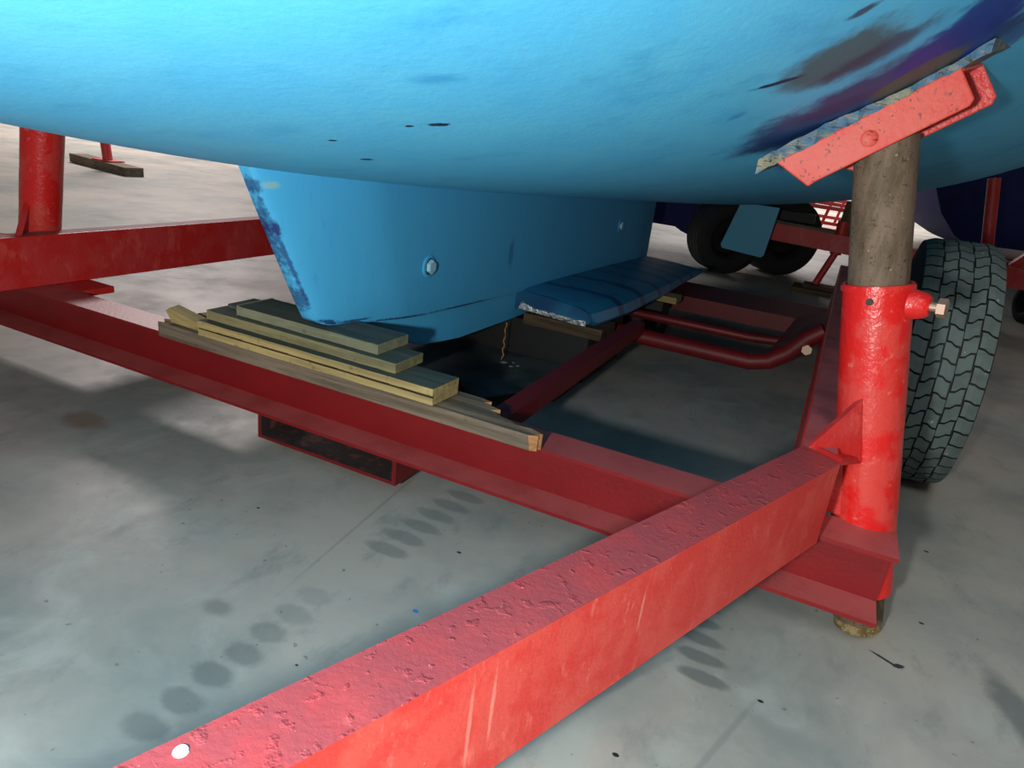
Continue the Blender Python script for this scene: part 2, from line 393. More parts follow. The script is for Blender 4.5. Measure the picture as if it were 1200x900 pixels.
for y in ys:
    B = beam(y); a = aexp(y); z0 = zkeel(y); D = SHEER - z0
    half = []
    for t in ts:
        # parameter: first by q, near the gunwale by z
        if t < .72: q = (t / .72) * .9; z = 1 - (1 - q ** a) ** (1 / BE)
        else:
            zq = 1 - (1 - .9 ** a) ** (1 / BE); z = zq + (1 - zq) * (t - .72) / .28; q = (1 - (1 - z) ** BE) ** (1 / a)
        half.append((q * B, z0 + z * D))
    row = [b.verts.new((CX - x, y, z)) for x, z in reversed(half)] + [b.verts.new((CX + x, y, z)) for x, z in half[1:]]
    rows.append(row)
for r0, r1 in zip(rows, rows[1:]):
    for j in range(len(r0) - 1): b.faces.new((r0[j], r0[j + 1], r1[j + 1], r1[j]))
b.faces.new(rows[-1]); b.faces.new(rows[0])
link('hull', b, M['hull'], boat, smooth=True)
b = NB(); L_ = []; 
for y in ys[::4]:
    B = beam(y) - .005; L_.append([b.verts.new((CX + B * s, y, SHEER + .03 * (1 - s * s))) for s in (-1, -.5, 0, .5, 1)])
for r0, r1 in zip(L_, L_[1:]):
    for j in range(4): b.faces.new((r0[j], r0[j + 1], r1[j + 1], r1[j]))
o = link('deck', b, M['topside'], boat, smooth=True)

# stub keel: side outline (y, z) swept to a foil thickness
prof_front = [(.865, .662), (.892, .596), (.922, .530), (.963, .433), (.989, .380), (1.008, .358), (1.045, .342), (1.113, .3315), (1.231, .318), (1.405, .302), (1.617, .290), (1.94, .277), (2.559, .257), (3.2, .232), (3.70, .203), (3.745, .215), (3.742, .36), (3.74, .52)]
def keel_half(y, z):
    # distance behind the leading edge at that height
    yl = .865 + (.662 - z) / (.662 - .38) * (.989 - .865) if z > .38 else .989 + (.38 - z) * 1.2
    d = max(0, y - yl); t = .020 + .042 * min(1, (d / .30)) ** .55
    e = max(0, 3.745 - y); t = min(t, .010 + .05 * min(1, e / .5))
    return t
b = NB()
from mathutils.geometry import tessellate_polygon
def fill_grid():
    top = lambda y: max(zkeel(y) + .05, 0)
    bot = lambda y: lerpl(y, [1.075, 1.092, 1.12, 1.17] + [p[0] for p in prof_front[8:15]], [.348, .336, .3275, .3272] + [p[1] for p in prof_front[8:15]])
    yl = lambda z: lerpl(-z, [-p[1] for p in prof_front[:5]], [p[0] for p in prof_front[:5]])
    cols = []
    N = 46; Mz = 14
    for i in range(N + 1):
        s = (i / N) ** 1.7; col = []
        for j in range(Mz + 1):
            v = j / Mz
            # bottom y range .989+ , top y range .85
            yb = 1.075 + (3.745 - 1.075) * s
            zb = bot(yb); yt = .888 + (3.74 - .888) * s; zt = top(yt)
            y = yb + (yt - yb) * v + .012 * (1 - s) * (v * (1 - v)) * -4 * .3; z = zb + (zt - zb) * v
            col.append((y, z))
        cols.append(col)
    return cols
cols = fill_grid(); R0 = []; R1 = []
for i, col in enumerate(cols):
    a0 = []; a1 = []
    for j, (y, z) in enumerate(col):
        s = (i / (len(cols) - 1)) ** 1.7; d = s * 2.76
        h = .012 + .048 * min(1, d / .28) ** .6
        h = min(h, .012 + .05 * min(1, (2.76 - d) / .45) ** .7)
        if j == 0: h *= .93
        a0.append(b.verts.new((CX - h, y, z))); a1.append(b.verts.new((CX + h, y, z)))
    R0.append(a0); R1.append(a1)
nc = len(R0); nz = len(R0[0])
for i in range(nc - 1):
    for j in range(nz - 1):
        b.faces.new((R0[i][j], R0[i + 1][j], R0[i + 1][j + 1], R0[i][j + 1])); b.faces.new((R1[i][j], R1[i + 1][j], R1[i + 1][j + 1], R1[i][j + 1]))
    b.faces.new((R0[i][0], R1[i][0], R1[i + 1][0], R0[i + 1][0])); b.faces.new((R0[i][-1], R1[i][-1], R1[i + 1][-1], R0[i + 1][-1]))
for j in range(nz - 1):
    b.faces.new((R0[0][j], R1[0][j], R1[0][j + 1], R0[0][j + 1])); b.faces.new((R0[-1][j], R1[-1][j], R1[-1][j + 1], R0[-1][j + 1]))
k = Mat('keel_paint', S(74, 178, 230), .5, 0, .35).world()
st = k.mapped((6, 6, 2))
k.mix(k.ramp(k.noise(2.2, 6, .7, st), .35, .7, 0, .5), S(78, 182, 230))
k.mix(k.ramp(k.noise(9, 5, .7, st), .55, .72, 0, .3), S(44, 136, 196))
# dark worn paint along the leading edge and the lower edge
for (c, r, a, n_) in (((1.000, .487), (.15, .0042), -1.05, .8), ((.930, .612), (.016, .009), -1.05, .7), ((.975, .535), (.018, .007), -1.05, .95), ((1.052, .392), (.035, .006), -1.05, .75), ((1.115, .3365), (.035, .006), -.2, .9), ((1.18, .3295), (.06, .003), -.03, .9), ((1.35, .309), (.15, .0035), -.09, .9), ((1.66, .290), (.22, .0035), -.055, .9)):
    k.spot(c, r, S(36, 56, 112), soft=.6, amp=.5, nscale=95, strength=n_, plane='yz', ang=a)
k.spot((.955, .615), (.02, .008), S(140, 190, 190), soft=.6, amp=.3, nscale=80, plane='yz', strength=.8)
k.spot((1.9, .41), (.02, .05), S(40, 110, 170), soft=.6, amp=.3, nscale=50, plane='yz', strength=.6)
k.bump(k.noise(30, 4), .1, .003)
M['keel'] = k.done()
keel = link('stub_keel', b, M['keel'], boat, smooth=True)
for y, z in ((1.436, .4225), (2.985, .4225)):
    b = NB(); tube(b, [(CX + .050, y, z), (CX + .0625, y, z), (CX + .0632, y, z)], [.0275, .0275, .026], 32)
    link('washer', b, M['keel'], keel, smooth=True)
    b = NB(); tube(b, [(CX + .0632, y, z), (CX + .0638, y, z)], [.0205, .0200], 24); link('dark_ring', b, M['ink'], keel)
    b = NB(); tube(b, [(CX + .063, y, z), (CX + .0715, y, z), (CX + .0735, y, z)], [.0175, .0175, .0150], 6); link('bolt_head', b, M['bolt_blue'], keel)
# ballast fin below the stub keel
b = NB()
sec = []
for i in range(25):
    y = 1.20 + i / 24 * 2.3
    zt = lerpl(y, [p[0] for p in prof_front[4:15]], [p[1] for p in prof_front[4:15]]) + .01
    zb = lerpl(y, [1.20, 1.30, 1.37, 1.489, 1.67, 2.0, 3.5], [.310, .285, .243, .200, .180, .172, .160])
    h = min(.034, .010 + .025 * (i / 4)); hb = h * .85
    sec.append([b.verts.new(p) for p in ((CX - h, y, zt), (CX + h, y, zt), (CX + h, y, (zt + zb) / 2), (CX + hb, y, zb + .004), (CX + hb * .6, y, zb), (CX - hb * .6, y, zb), (CX - hb, y, zb + .004), (CX - h, y, (zt + zb) / 2))])
for s0, s1 in zip(sec, sec[1:]):
    for j in range(8): b.faces.new((s0[j], s0[(j + 1) % 8], s1[(j + 1) % 8], s1[j]))
b.faces.new(sec[0]); b.faces.new(sec[-1])
link('ballast_fin', b, M['keel'], boat, smooth=True)
# keel wings
def wing(sgn):
    b = NB(); secs = []
    st_ = [(2.03, .268, .212, .30, 0), (2.06, .275, .205, .315, 0), (2.3, .270, .200, .34, 0), (2.8, .255, .190, .345, 0), (3.25, .238, .185, .34, 0), (3.5, .225, .185, .345, 0), (3.66, .21, .19, .35, 0)]
    for y, zt, zb, w, _ in st_:
        xi = CX + sgn * .03
        P = [(xi, zb), (xi, zt + .008), (CX + sgn * (.06 + .55 * w * .6), zt), (CX + sgn * (w * .86), zt - .012), (CX + sgn * w * .96, (zt + zb) / 2 + .006), (CX + sgn * w, zb + .012), (CX + sgn * (w - .01), zb)]
        secs.append([b.verts.new((x, y + .10 * (abs(x - CX) / .34) * (1 if y < 2.2 else .5) * (0 if y < 2.1 else .6), z)) for x, z in P])
    n = len(secs[0])
    for s0, s1 in zip(secs, secs[1:]):
        for j in range(n): b.faces.new((s0[j], s0[(j + 1) % n], s1[(j + 1) % n], s1[j]))
    b.faces.new(secs[0]); b.faces.new(secs[-1])
    w = link('keel_wing', b, M['wing'], boat, smooth=True, bevel=.008)
    if sgn > 0:
        b = NB(); poly_extrude(b, [(CX + .05, 2.022, .216), (CX + .26, 2.022, .205), (CX + .285, 2.024, .206), (CX + .283, 2.024, .224), (CX + .25, 2.022, .220), (CX + .18, 2.022, .226), (CX + .11, 2.022, .226), (CX + .06, 2.022, .240)], (0, .018, 0))
        e = link('metal_strip', b, M['steel_edge'], w, bevel=.002); e['label'] = 'bare shiny metal strip along the front edge'
wing(1); wing(-1)

# ------------------------------------------------------------------ trailer
tr = thing('boat_trailer', (CX, 1.2, 0), 'red steel boat trailer carrying the light blue sailboat', 'trailer')
ZT, ZB = .351, .216
MX = lambda x: 2 * CX - x          # mirror across the centre line
# front crossbeam: channel opening to the front
b = NB()
prof = [(0, 0), (.085, 0), (.085, .0095), (.0715, .0095), (.0715, .1165), (.085, .1165), (.085, .126), (0, .126), (0, .1185), (.0645, .1165), (.0645, .0095), (0, .0075)]
xl, xr = MX(.34), .195
pts = [Vector((xl, 1.083 + p[0], .09 + p[1])) for p in prof]; poly_extrude(b, pts, (xr - xl, 0, 0))
link('crossbeam', b, M['red_beam'], tr, bevel=.0016)
# drawbars
def drawbar(f):
    b = NB(); P = [(.0245, 1.088), (.078, 1.052), (-.478, -.36), (-.54, -.34)]
    # straight beam, top outline from the near end to the post
    base = [Vector((f(x), y - (0 if f is not MX else .11), ZB + .001)) for x, y in P]; poly_extrude(b, base, (0, 0, ZT - ZB))
    return link('drawbar', b, M['red_near'], tr, bevel=.004, seg=3)
drawbar(lambda x: x); drawbar(MX)
b = NB(); poly_extrude(b, [(-.49, -.33, ZB), (MX(-.49), -.33, ZB), (MX(-.49), -.39, ZB), (-.49, -.39, ZB)], (0, 0, .135)); link('front_beam', b, M['red'], tr, bevel=.004)
# paint fleck on the drawbar
b = NB(); tube(b, [(-.3005, .232, ZT + .0006), (-.3005, .232, ZT + .0022)], [.0055, .0045], 12); link('paint_spot', b, M['white_paint'], tr)['label'] = 'small white paint spot'
# side beams
for f in (lambda x: x, MX):
    b = NB(); x0, x1 = sorted((f(.020), f(.076)))
    vs = box(b, x0, x1, 1.085 if f is not MX else .975, 3.56, ZB + .001, ZT)
    for fc in b.faces:
        fc.normal_update()
        if fc.calc_center_median().z > ZT - .001: fc.material_index = 1
    link('side_beam', b, [M['red'], M['dusty_red']], tr, bevel=.004)
def mir(v, f): return Vector((f(v[0]), v[1], v[2]))
# inner rails
for f in (lambda x: x, MX):
    b = NB(); x0, x1 = sorted((f(-.567), f(-.522))); box(b, x0, x1, 1.165, 2.25, .165, .205); link('inner_rail', b, M['red_dark'], tr, bevel=.003)
# rear crossbeams, drop axle, brake rod
b = NB(); box(b, MX(.02), .02, 3.12, 3.50, .085, .152); link('rear_crossbeam', b, M['red_dark'], tr, bevel=.004)
def sym(pts): return [(MX(x), y, z) for x, y, z in reversed(pts)] + pts
b = NB(); tube(b, sym([(-.585, 2.27, .150), (-.17, 2.27, .150), (-.115, 2.27, .165), (-.064, 2.27, .205), (-.02, 2.27, .262), (.02, 2.27, .295)]), .027, 16); link('drop_axle', b, M['red_dark'], tr, smooth=True)
b = NB(); tube(b, sym([(-.60, 2.60, .150), (-.22, 2.60, .150), (-.13, 2.62, .153), (-.03, 2.62, .17)]), .017, 12); link('brake_rod', b, M['red_dark'], tr, smooth=True)
for f in (lambda x: x, MX):
    b = NB(); poly_extrude(b, [mir(Vector(p), f) for p in ((-.09, 3.13, .16), (.019, 3.13, .20), (.019, 2.28, .300), (-.03, 2.25, .255), (-.125, 2.46, .165))], (0, 0, -.03)); link('suspension_arm', b, M['red_dark'], tr, bevel=.003)
    b = NB(); hexa(b, (f(-.015), 2.245, .235), (0, -1, 0), .016, .02); link('arm_bolt', b, M['zinc'], tr)
    b = NB(); x0, x1 = sorted((f(.021), f(.075))); box(b, x0, x1, 3.10, 3.50, .152, ZB + .0005); link('spacer', b, M['red_dark'], tr)
# bracket under the crossbeam
b = NB(); x0, x1 = -1.088, -.708
poly_extrude(b, [(x0, 1.09, .0895), (x0, 1.09, .030), (x1 - .002, 1.09, .030), (x1 - .002, 1.09, .0895), (x1 - .012, 1.09, .0895), (x1 - .012, 1.09, .038), (x0 + .010, 1.09, .038), (x0 + .010, 1.09, .0895)], (0, .12, 0))
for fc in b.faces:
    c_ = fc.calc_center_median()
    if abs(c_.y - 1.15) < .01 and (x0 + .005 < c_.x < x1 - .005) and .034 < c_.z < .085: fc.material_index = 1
link('hanger_bracket', b, [M['red_dark'], M['recess_shade']], tr)
b = NB(); poly_extrude(b, [(-1.96, 1.17, .2155), (-1.80, 1.17, .2155), (-1.80, 1.17, .198), (-1.96, 1.17, .198)], (0, .1, 0)); link('corner_plate', b, M['red'], tr, bevel=.002)

# posts
Ax0 = Vector((.190, 1.204, .006)); Ax1 = Vector((.020, 1.208, .812))
def onax(z): t = (z - Ax0.z) / (Ax1.z - Ax0.z); return Ax0.lerp(Ax1, t)
adir = (Ax1 - Ax0).normalized()
for side, f in ((1, lambda x: x), (-1, MX)):
    zs = .598 if side > 0 else .66
    b = NB(); pipe_hollow(b, mir(onax(.088 if side > 0 else .2165), f), mir(onax(zs), f), .0500, .0455, 40, 16, .00035)
    slv = link('post_sleeve', b, M['red_sleeve'], tr, smooth=True)
    # thick weld bead at the rim
    b = NB(); c = mir(onax(zs - .004), f); s = mir(adir, lambda x: side * x)
    tube(b, [c - s * .006, c + s * .003], [.0525, .0520], 40, cap=False); link('sleeve_rim', b, M['red_sleeve'], slv, smooth=True)
    # threaded boss, bolt, hole (only the right-hand sleeve shows them)
    if side > 0:
        b = NB(); c = onax(.572); dv = Vector((.93, -.30, .10)).normalized()
        tube(b, [c + dv * .046, c + dv * .068, c + dv * .074], [.024, .019, .014], 20); link('nut_boss', b, M['red_sleeve'], slv, smooth=True)
        b = NB(); tube(b, [c + dv * .07, c + dv * .090], .007, 14)
        hexa(b, c + dv * .084, dv, .0145, .011, 6); link('clamp_bolt', b, M['zinc'], slv)
        b = NB(); c = onax(.574); dv = Vector((-.22, -.97, 0)).normalized(); tube(b, [c + dv * .050, c + dv * .0532], .0052, 16); link('lock_hole', b, M['dark_hole'], slv)
    # pipe
    b = NB(); tube(b, [mir(onax(z), f) for z in ((.012, .03, .2, .45, .7, .806) if side > 0 else (.25, .26, .3, .45, .7, .78))], [.037, .0395, .0395, .0425, .043, .043], 32)
    for fc in b.faces:
        if fc.calc_center_median().z < .1: fc.material_index = 1
    pp = link('post_pipe', b, [M['rust'], M['rust_end']], tr, smooth=True)
    # gusset from the drawbar corner up to the sleeve
    b = NB()
    poly_extrude(b, [mir(Vector(p), f) for p in ((.030, 1.085, .349), (.080, 1.055, .349), (.113, 1.150, .325), (.088, 1.152, .425))], (0, .02, .004)); link('gusset', b, M['red'], tr, bevel=.002)
    b = NB(); poly_extrude(b, [mir(Vector(p), f) for p in ((.072, 1.17, .22), (.072, 1.17, .345), (.10, 1.17, .345), (.135, 1.17, .22))], (0, .06, 0)); link('gusset', b, M['red'], tr)
    # pad bracket: channel along the hull
    u = Vector((math.cos(.625), 0, math.sin(.625))); w = Vector((-u.z, 0, u.x))   # along / outward normal
    o0 = Vector((-.118, 0, .753)); Lc = .248; H1 = .052
    if side < 0: u = Vector((-u.x, 0, u.z)); w = Vector((-w.x, 0, w.z)); o0 = mir(o0, f)
    b = NB()
    def pt(s_, h_, y):
        v = o0 + u * (s_ + (y - 1.15) * .38) + w * (h_); v.y = y; return v
    # front web with a snipped lower left corner
    poly_extrude(b, [pt(0, 0, 1.150), pt(Lc, 0, 1.150), pt(Lc, -H1 + .006, 1.150), pt(Lc - .008, -H1, 1.150), pt(.038, -H1, 1.150), pt(.026, -H1 - .002, 1.150)], (0, .008, 0))
    poly_extrude(b, [pt(.0, 0, 1.247), pt(Lc, 0, 1.247), pt(Lc, -H1 - .002, 1.247), pt(Lc - .008, -H1 - .010, 1.247), pt(.05, -H1 - .010, 1.247), pt(.04, -H1, 1.247)], (0, .008, 0))
    poly_extrude(b, [pt(0, -.0002, 1.1575), pt(Lc, -.0002, 1.1575), pt(Lc, -.007, 1.1575), pt(0, -.007, 1.1575)], pt(0, 0, 1.2475) - pt(0, 0, 1.1575))
    bmesh.ops.recalc_face_normals(b, faces=b.faces)
    for fc in b.faces:
        if fc.calc_center_median().y > 1.16: fc.material_index = 1
    br = link('pad_bracket', b, [M['red_pad'], M['red']], pp, bevel=.0022)
    b = NB(); c = pt(.121, -.031, 1.1505); tube(b, [c, c + Vector((0, -.003, 0)), c + Vector((0, -.004, 0))], [.0115, .0115, .0095], 24)
    o = link('bracket_bolt', b, M['red_pad'], tr, smooth=True)
    # timber pad, wrapped and painted, following the hull
    b = NB(); secs = []
    for i in range(33):
        t = -.032 + (Lc + .066) * i / 32
        for_ = []
        for (yy, th) in ((1.1495, 0), (1.262, 0)):
            p = o0 + u * t; p.y = yy
            zz = hull_z(p.x + (yy - 1.15) * .3, yy) - .0015
            gap = w * 0
            bot = p + u * ((yy - 1.15) * .38) - w * .002
            top = Vector((bot.x, yy, 0)) ; top.z = max(bot.z + .008, min(zz, bot.z + .022))
            for_.append((bot, top))
        jit = random.uniform(-.0014, .0014)
        (b0, t0), (b1, t1) = for_
        secs.append([b.verts.new(q) for q in (b0 + Vector((0, jit * 2, jit)), b1, t1, t0 + Vector((0, jit, jit)))])
    for s0, s1 in zip(secs, secs[1:]):
        for j in range(4): b.faces.new((s0[j], s0[(j + 1) % 4], s1[(j + 1) % 4], s1[j]))
    b.faces.new(secs[0]); b.faces.new(secs[-1])
    k = None
    if side > 0:
        k = Mat('painted_pad_edge', S(54, 98, 128), .6).world(); v = k.mapped((6, 30, 30), (0, -.6, 0))
        k.mix(k.ramp(k.noise(3, 5, .7, v), .45, .58), S(134, 132, 100)).mix(k.ramp(k.noise(6, 5, .7, v), .52, .62), S(40, 56, 66)).bump(k.noise(60, 4), .6, .004); M['pad'] = k.done()
    link('hull_pad', b, M['pad'], tr)

# wheels
def wheel(f, parent, c, r, hw, camber=.033, treads=True):
    b = NB(); N = 96
    ax = Vector((math.cos(camber), 0, math.sin(camber))); 
    if f is MX: ax = Vector((ax.x, 0, -ax.z))
    fw = Vector((0, 1, 0)); up = ax.cross(fw) * (1 if f is not MX else 1)
    if up.z < 0: up = -up
    c = mir(Vector(c), f)
    P = [(-hw * .8, r * .56), (-hw * 1.10, r * .62), (-hw * 1.22, r * .76), (-hw * 1.14, r * .90), (-hw * 1.03, r * .955), (-hw * .97, r * .972), (0, r * .978), (hw * .97, r * .972), (hw * 1.03, r * .955), (hw * 1.14, r * .90), (hw * 1.22, r * .76), (hw * 1.10, r * .62), (hw * .8, r * .56)]
    rings = [[b.verts.new(c + ax * a + (fw * math.cos(2 * PI * j / N) + up * math.sin(2 * PI * j / N)) * q) for j in range(N)] for a, q in P]
    for a, q in zip(rings, rings[1:]):
        for j in range(N): b.faces.new((a[j], a[(j + 1) % N], q[(j + 1) % N], q[j]))
    for j in range(N): b.faces.new((rings[0][j], rings[0][(j + 1) % N], rings[-1][(j + 1) % N], rings[-1][j]))
    # tread blocks: five ribs with wavy cross grooves
    ribs = [(-1.06, -.62, .10), (-.575, -.215, -.16), (-.17, .19, .12), (.235, .60, -.16), (.645, 1.06, .10)]
    NB_ = 50; dA = 2 * PI / NB_
    def vt(x, a, rr):
        q = rr - r * .028 * max(0, abs(x) - .8) / .26
        return b.verts.new(c + ax * (x * hw) + (fw * math.cos(a) + up * math.sin(a)) * q)
    if treads:
        for ri, (x0, x1, sl) in enumerate(ribs):
            ph = (0, .35, .1, .6, .2)[ri] * dA
            for kx in range(NB_):
                a0 = kx * dA + ph; g = dA * .13
                xs_ = [x0 + (x1 - x0) * q for q in (0, .33, .66, 1)]
                off = [(-.5 + (.0, .12, .88, 1)[q]) * sl * 1.9 * dA * 1.1 for q in range(4)]
                zz = .014 if True else 0
                lo = []; hi = []; lo2 = []; hi2 = []
                for q, x in enumerate(xs_):
                    e = (zz if kx % 2 else -zz) if (q in (0, 3) and not (ri == 0 and q == 0) and not (ri == 4 and q == 3)) else 0
                    lo.append(vt(x + e, a0 + off[q] + g / 2, r)); hi.append(vt(x + e, a0 + off[q] + dA - g / 2, r))
                    lo2.append(vt(x + e, a0 + off[q] + g / 2, r * .965)); hi2.append(vt(x + e, a0 + off[q] + dA - g / 2, r * .965))
                for q in range(3):
                    b.faces.new((lo[q], lo[q + 1], hi[q + 1], hi[q])).material_index = 1
                    b.faces.new((lo[q], lo[q + 1], lo2[q + 1], lo2[q])); b.faces.new((hi[q], hi[q + 1], hi2[q + 1], hi2[q]))
                b.faces.new((lo[0], hi[0], hi2[0], lo2[0])); b.faces.new((lo[3], hi[3], hi2[3], lo2[3]))
    o = link('tyre', b, [M['rubber'], M['tread']], parent)
    for p in o.data.polygons: p.use_smooth = False
    b = NB(); RP = [(-hw * .8, r * .57), (-hw * .6, r * .50), (-hw * .1, r * .46), (hw * .3, r * .42), (hw * .45, r * .22), (hw * .5, 0.01)]
    rr = [[b.verts.new(c + ax * a * (1 if f is not MX else -1) + (fw * math.cos(2 * PI * j / 32) + up * math.sin(2 * PI * j / 32)) * q) for j in range(32)] for a, q in RP]
    for a, q in zip(rr, rr[1:]):
        for j in range(32): b.faces.new((a[j], a[(j + 1) % 32], q[(j + 1) % 32], q[j]))
    b.faces.new(rr[-1]); link('rim', b, M['red_dark'], o, smooth=True)
    return o
wt = thing('truck_wheel', (.278, 2.055, 0), 'large dusty wheel with chunky five-rib tread standing beside the right post', 'wheel')
wheel((lambda x: x), wt, (.278, 2.055, .3135), .312, .0765)

# ------------------------------------------------------------------ timber stack on the crossbeam
def board(name, x0, x1, y0, y1, z0, z1, mat, label, rot=0.0, top=None, bevel=.0012):
    b = NB(); n = 24; secs = []
    for i in range(n + 1):
        x = x0 + (x1 - x0) * i / n
        j = random.uniform(-.0008, .0008)
        secs.append([b.verts.new((x, y + j, z + random.uniform(-.0004, .0004))) for y, z in ((y0, z0), (y1, z0), (y1, z1), (y0, z1))])
    for s0, s1 in zip(secs, secs[1:]):
        for q in range(4): b.faces.new((s0[q], s0[(q + 1) % 4], s1[(q + 1) % 4], s1[q]))
    b.faces.new(secs[0]); b.faces.new(secs[-1])
    if top:
        for fc in b.faces:
            fc.normal_update()
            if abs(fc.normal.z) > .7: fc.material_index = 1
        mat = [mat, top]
    if rot:
        bmesh.ops.rotate(b, cent=((x0 + x1) / 2, (y0 + y1) / 2, z0), matrix=Matrix.Rotation(rot, 3, 'Z'), verts=b.verts)
    return tag(link(name, b, mat, bevel=bevel), label, 'board', 'boards stacked between crossbeam and keel')
# bottom plank with torn ends
b = NB(); zlo, zhi = ZB + .0005, .2505
front = [(-1.352, 1.058)]; right_ = [(-.412, 1.062), (-.400, 1.068), (-.405, 1.073), (-.396, 1.078), (-.414, 1.082), (-.452, 1.084), (-.470, 1.098), (-.500, 1.110), (-.520, 1.122), (-.508, 1.130), (-.545, 1.140), (-.538, 1.150), (-.560, 1.163)]
left_ = [(-1.355, 1.163), (-1.330, 1.152), (-1.375, 1.140), (-1.320, 1.125), (-1.350, 1.110), (-1.305, 1.100), (-1.370, 1.085), (-1.330, 1.070), (-1.360, 1.060)]
out = front + right_ + left_
lo = [b.verts.new((x, y, zlo)) for x, y in out]; hi = [b.verts.new((x - (.006 if i in range(1, 14) and i % 2 else 0), y, zhi - (.006 * random.random() if 0 < i < 14 else 0))) for i, (x, y) in enumerate(out)]
n = len(out)
for i in range(n):
    fc = b.faces.new((lo[i], lo[(i + 1) % n], hi[(i + 1) % n], hi[i]))
    if 0 < i < 13 or 14 <= i < n - 1: fc.material_index = 1
b.faces.new(lo); b.faces.new(hi)
tag(link('broken_plank', b, [M['wood_old'], M['wood_raw']]), 'long weathered grey-brown plank with splintered broken ends, bottom of the stack', 'board', 'boards stacked between crossbeam and keel')
# split pieces at the left end of the stack
b = NB()
poly_extrude(b, [(-1.33, 1.072, .252), (-1.24, 1.068, .252), (-1.182, 1.066, .252), (-1.182, 1.066, .262), (-1.25, 1.068, .272), (-1.34, 1.074, .283), (-1.355, 1.078, .274)], (0, .028, .004), 0)
tag(link('wood_splinter', b, M['wood_yellow'], bevel=.001), 'split yellowish wood splinter curling up at the left end of the stack', 'splinter')
b = NB(); poly_extrude(b, [(-1.33, 1.128, .2515), (-1.225, 1.125, .2515), (-1.225, 1.125, .262), (-1.31, 1.13, .268)], (.01, .03, .0), 0)
tag(link('wood_splinter', b, M['wood_raw'], bevel=.001), 'short darker split wood chip behind the curled splinter', 'splinter')
b = NB(); pr = [(1.052, .251), (1.140, .251), (1.140, .2845), (1.050, .2845), (1.050, .2705), (1.056, .2695), (1.056, .2665), (1.051, .2655)]
R_ = []
for i in range(25):
    x = -1.222 + .608 * i / 24
    R_.append([b.verts.new((x + (.004 if y > 1.1 else 0) * (1 if i == 24 else 0), y + .0006 * math.sin(i * 1.3), z)) for y, z in pr])
for s0, s1 in zip(R_, R_[1:]):
    for q in range(8): b.faces.new((s0[q], s0[(q + 1) % 8], s1[(q + 1) % 8], s1[q]))
b.faces.new(R_[0]); b.faces.new(R_[-1])
for fc in b.faces:
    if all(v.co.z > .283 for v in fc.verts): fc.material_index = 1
    elif fc.calc_center_median().y < 1.0562 and .2660 < fc.calc_center_median().z < .2702: fc.material_index = 2
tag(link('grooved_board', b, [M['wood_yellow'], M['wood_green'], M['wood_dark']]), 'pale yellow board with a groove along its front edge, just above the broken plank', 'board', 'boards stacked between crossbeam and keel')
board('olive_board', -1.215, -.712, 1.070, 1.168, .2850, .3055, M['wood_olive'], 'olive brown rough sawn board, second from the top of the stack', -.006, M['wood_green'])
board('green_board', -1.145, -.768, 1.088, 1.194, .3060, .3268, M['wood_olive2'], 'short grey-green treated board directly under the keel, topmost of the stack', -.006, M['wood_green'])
board('short_board', -1.205, -1.150, 1.12, 1.20, .3060, .3140, M['wood_green'], 'small dark green offcut left of the topmost board', 0)

# timbers, block and slab under the keel wing
b = NB(); box(b, -.87, -.60, 2.03, 2.17, .168, .2035); tag(link('wood_block', b, M['wood_dark'], bevel=.002), 'brown timber under the front of the blue keel wing', 'board')
b = NB(); box(b, -.90, -.553, 2.86, 2.96, .160, .185); tag(link('wood_block', b, M['wood_yellow'], bevel=.002), 'pale timber end sticking out below the rear of the keel wing', 'board')
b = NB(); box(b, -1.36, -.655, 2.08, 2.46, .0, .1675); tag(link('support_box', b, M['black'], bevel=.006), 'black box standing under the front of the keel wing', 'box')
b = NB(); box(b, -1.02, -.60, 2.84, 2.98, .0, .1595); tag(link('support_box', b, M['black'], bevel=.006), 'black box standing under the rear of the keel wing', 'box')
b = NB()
poly_extrude(b, [(-1.28, 1.66, 0), (-.915, 1.70, 0), (-.79, 1.61, 0), (-.665, 1.86, 0), (-.665, 2.07, 0), (-1.28, 2.07, 0)], (0, 0, .048), 0)  # left part of the slab is extended to stand in for shade on the floor
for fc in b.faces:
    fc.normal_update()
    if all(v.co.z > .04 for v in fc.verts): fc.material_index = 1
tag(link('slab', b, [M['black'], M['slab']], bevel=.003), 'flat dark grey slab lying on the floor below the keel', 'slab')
b = NB(); pts = []
for i in range(15): z = .178 - .125 * i / 14; pts.append((-.895 + .003 * math.sin(i * 1.7), 1.955 + .002 * math.cos(i * 2.1), z))
tube(b, pts, [.0016 if i % 3 else .0026 for i in range(15)], 6); tag(link('dangling_string', b, M['wood_raw']), 'thin brown string hanging from the keel above the dark slab', 'string')
b = NB()
for (x, y, r) in ((-.885, 1.95, .012), (-.85, 1.93, .007), (-.86, 1.97, .005), (-.835, 1.95, .006)):
    bmesh.ops.create_uvsphere(b, u_segments=10, v_segments=6, radius=r, matrix=Matrix.Translation((x, y, .0485)) @ Matrix.Diagonal((1, 1, .25, 1)))
tag(link('water_drops', b, M['water'], smooth=True), 'small splash of water drops on top of the dark slab', 'water', kind='stuff')

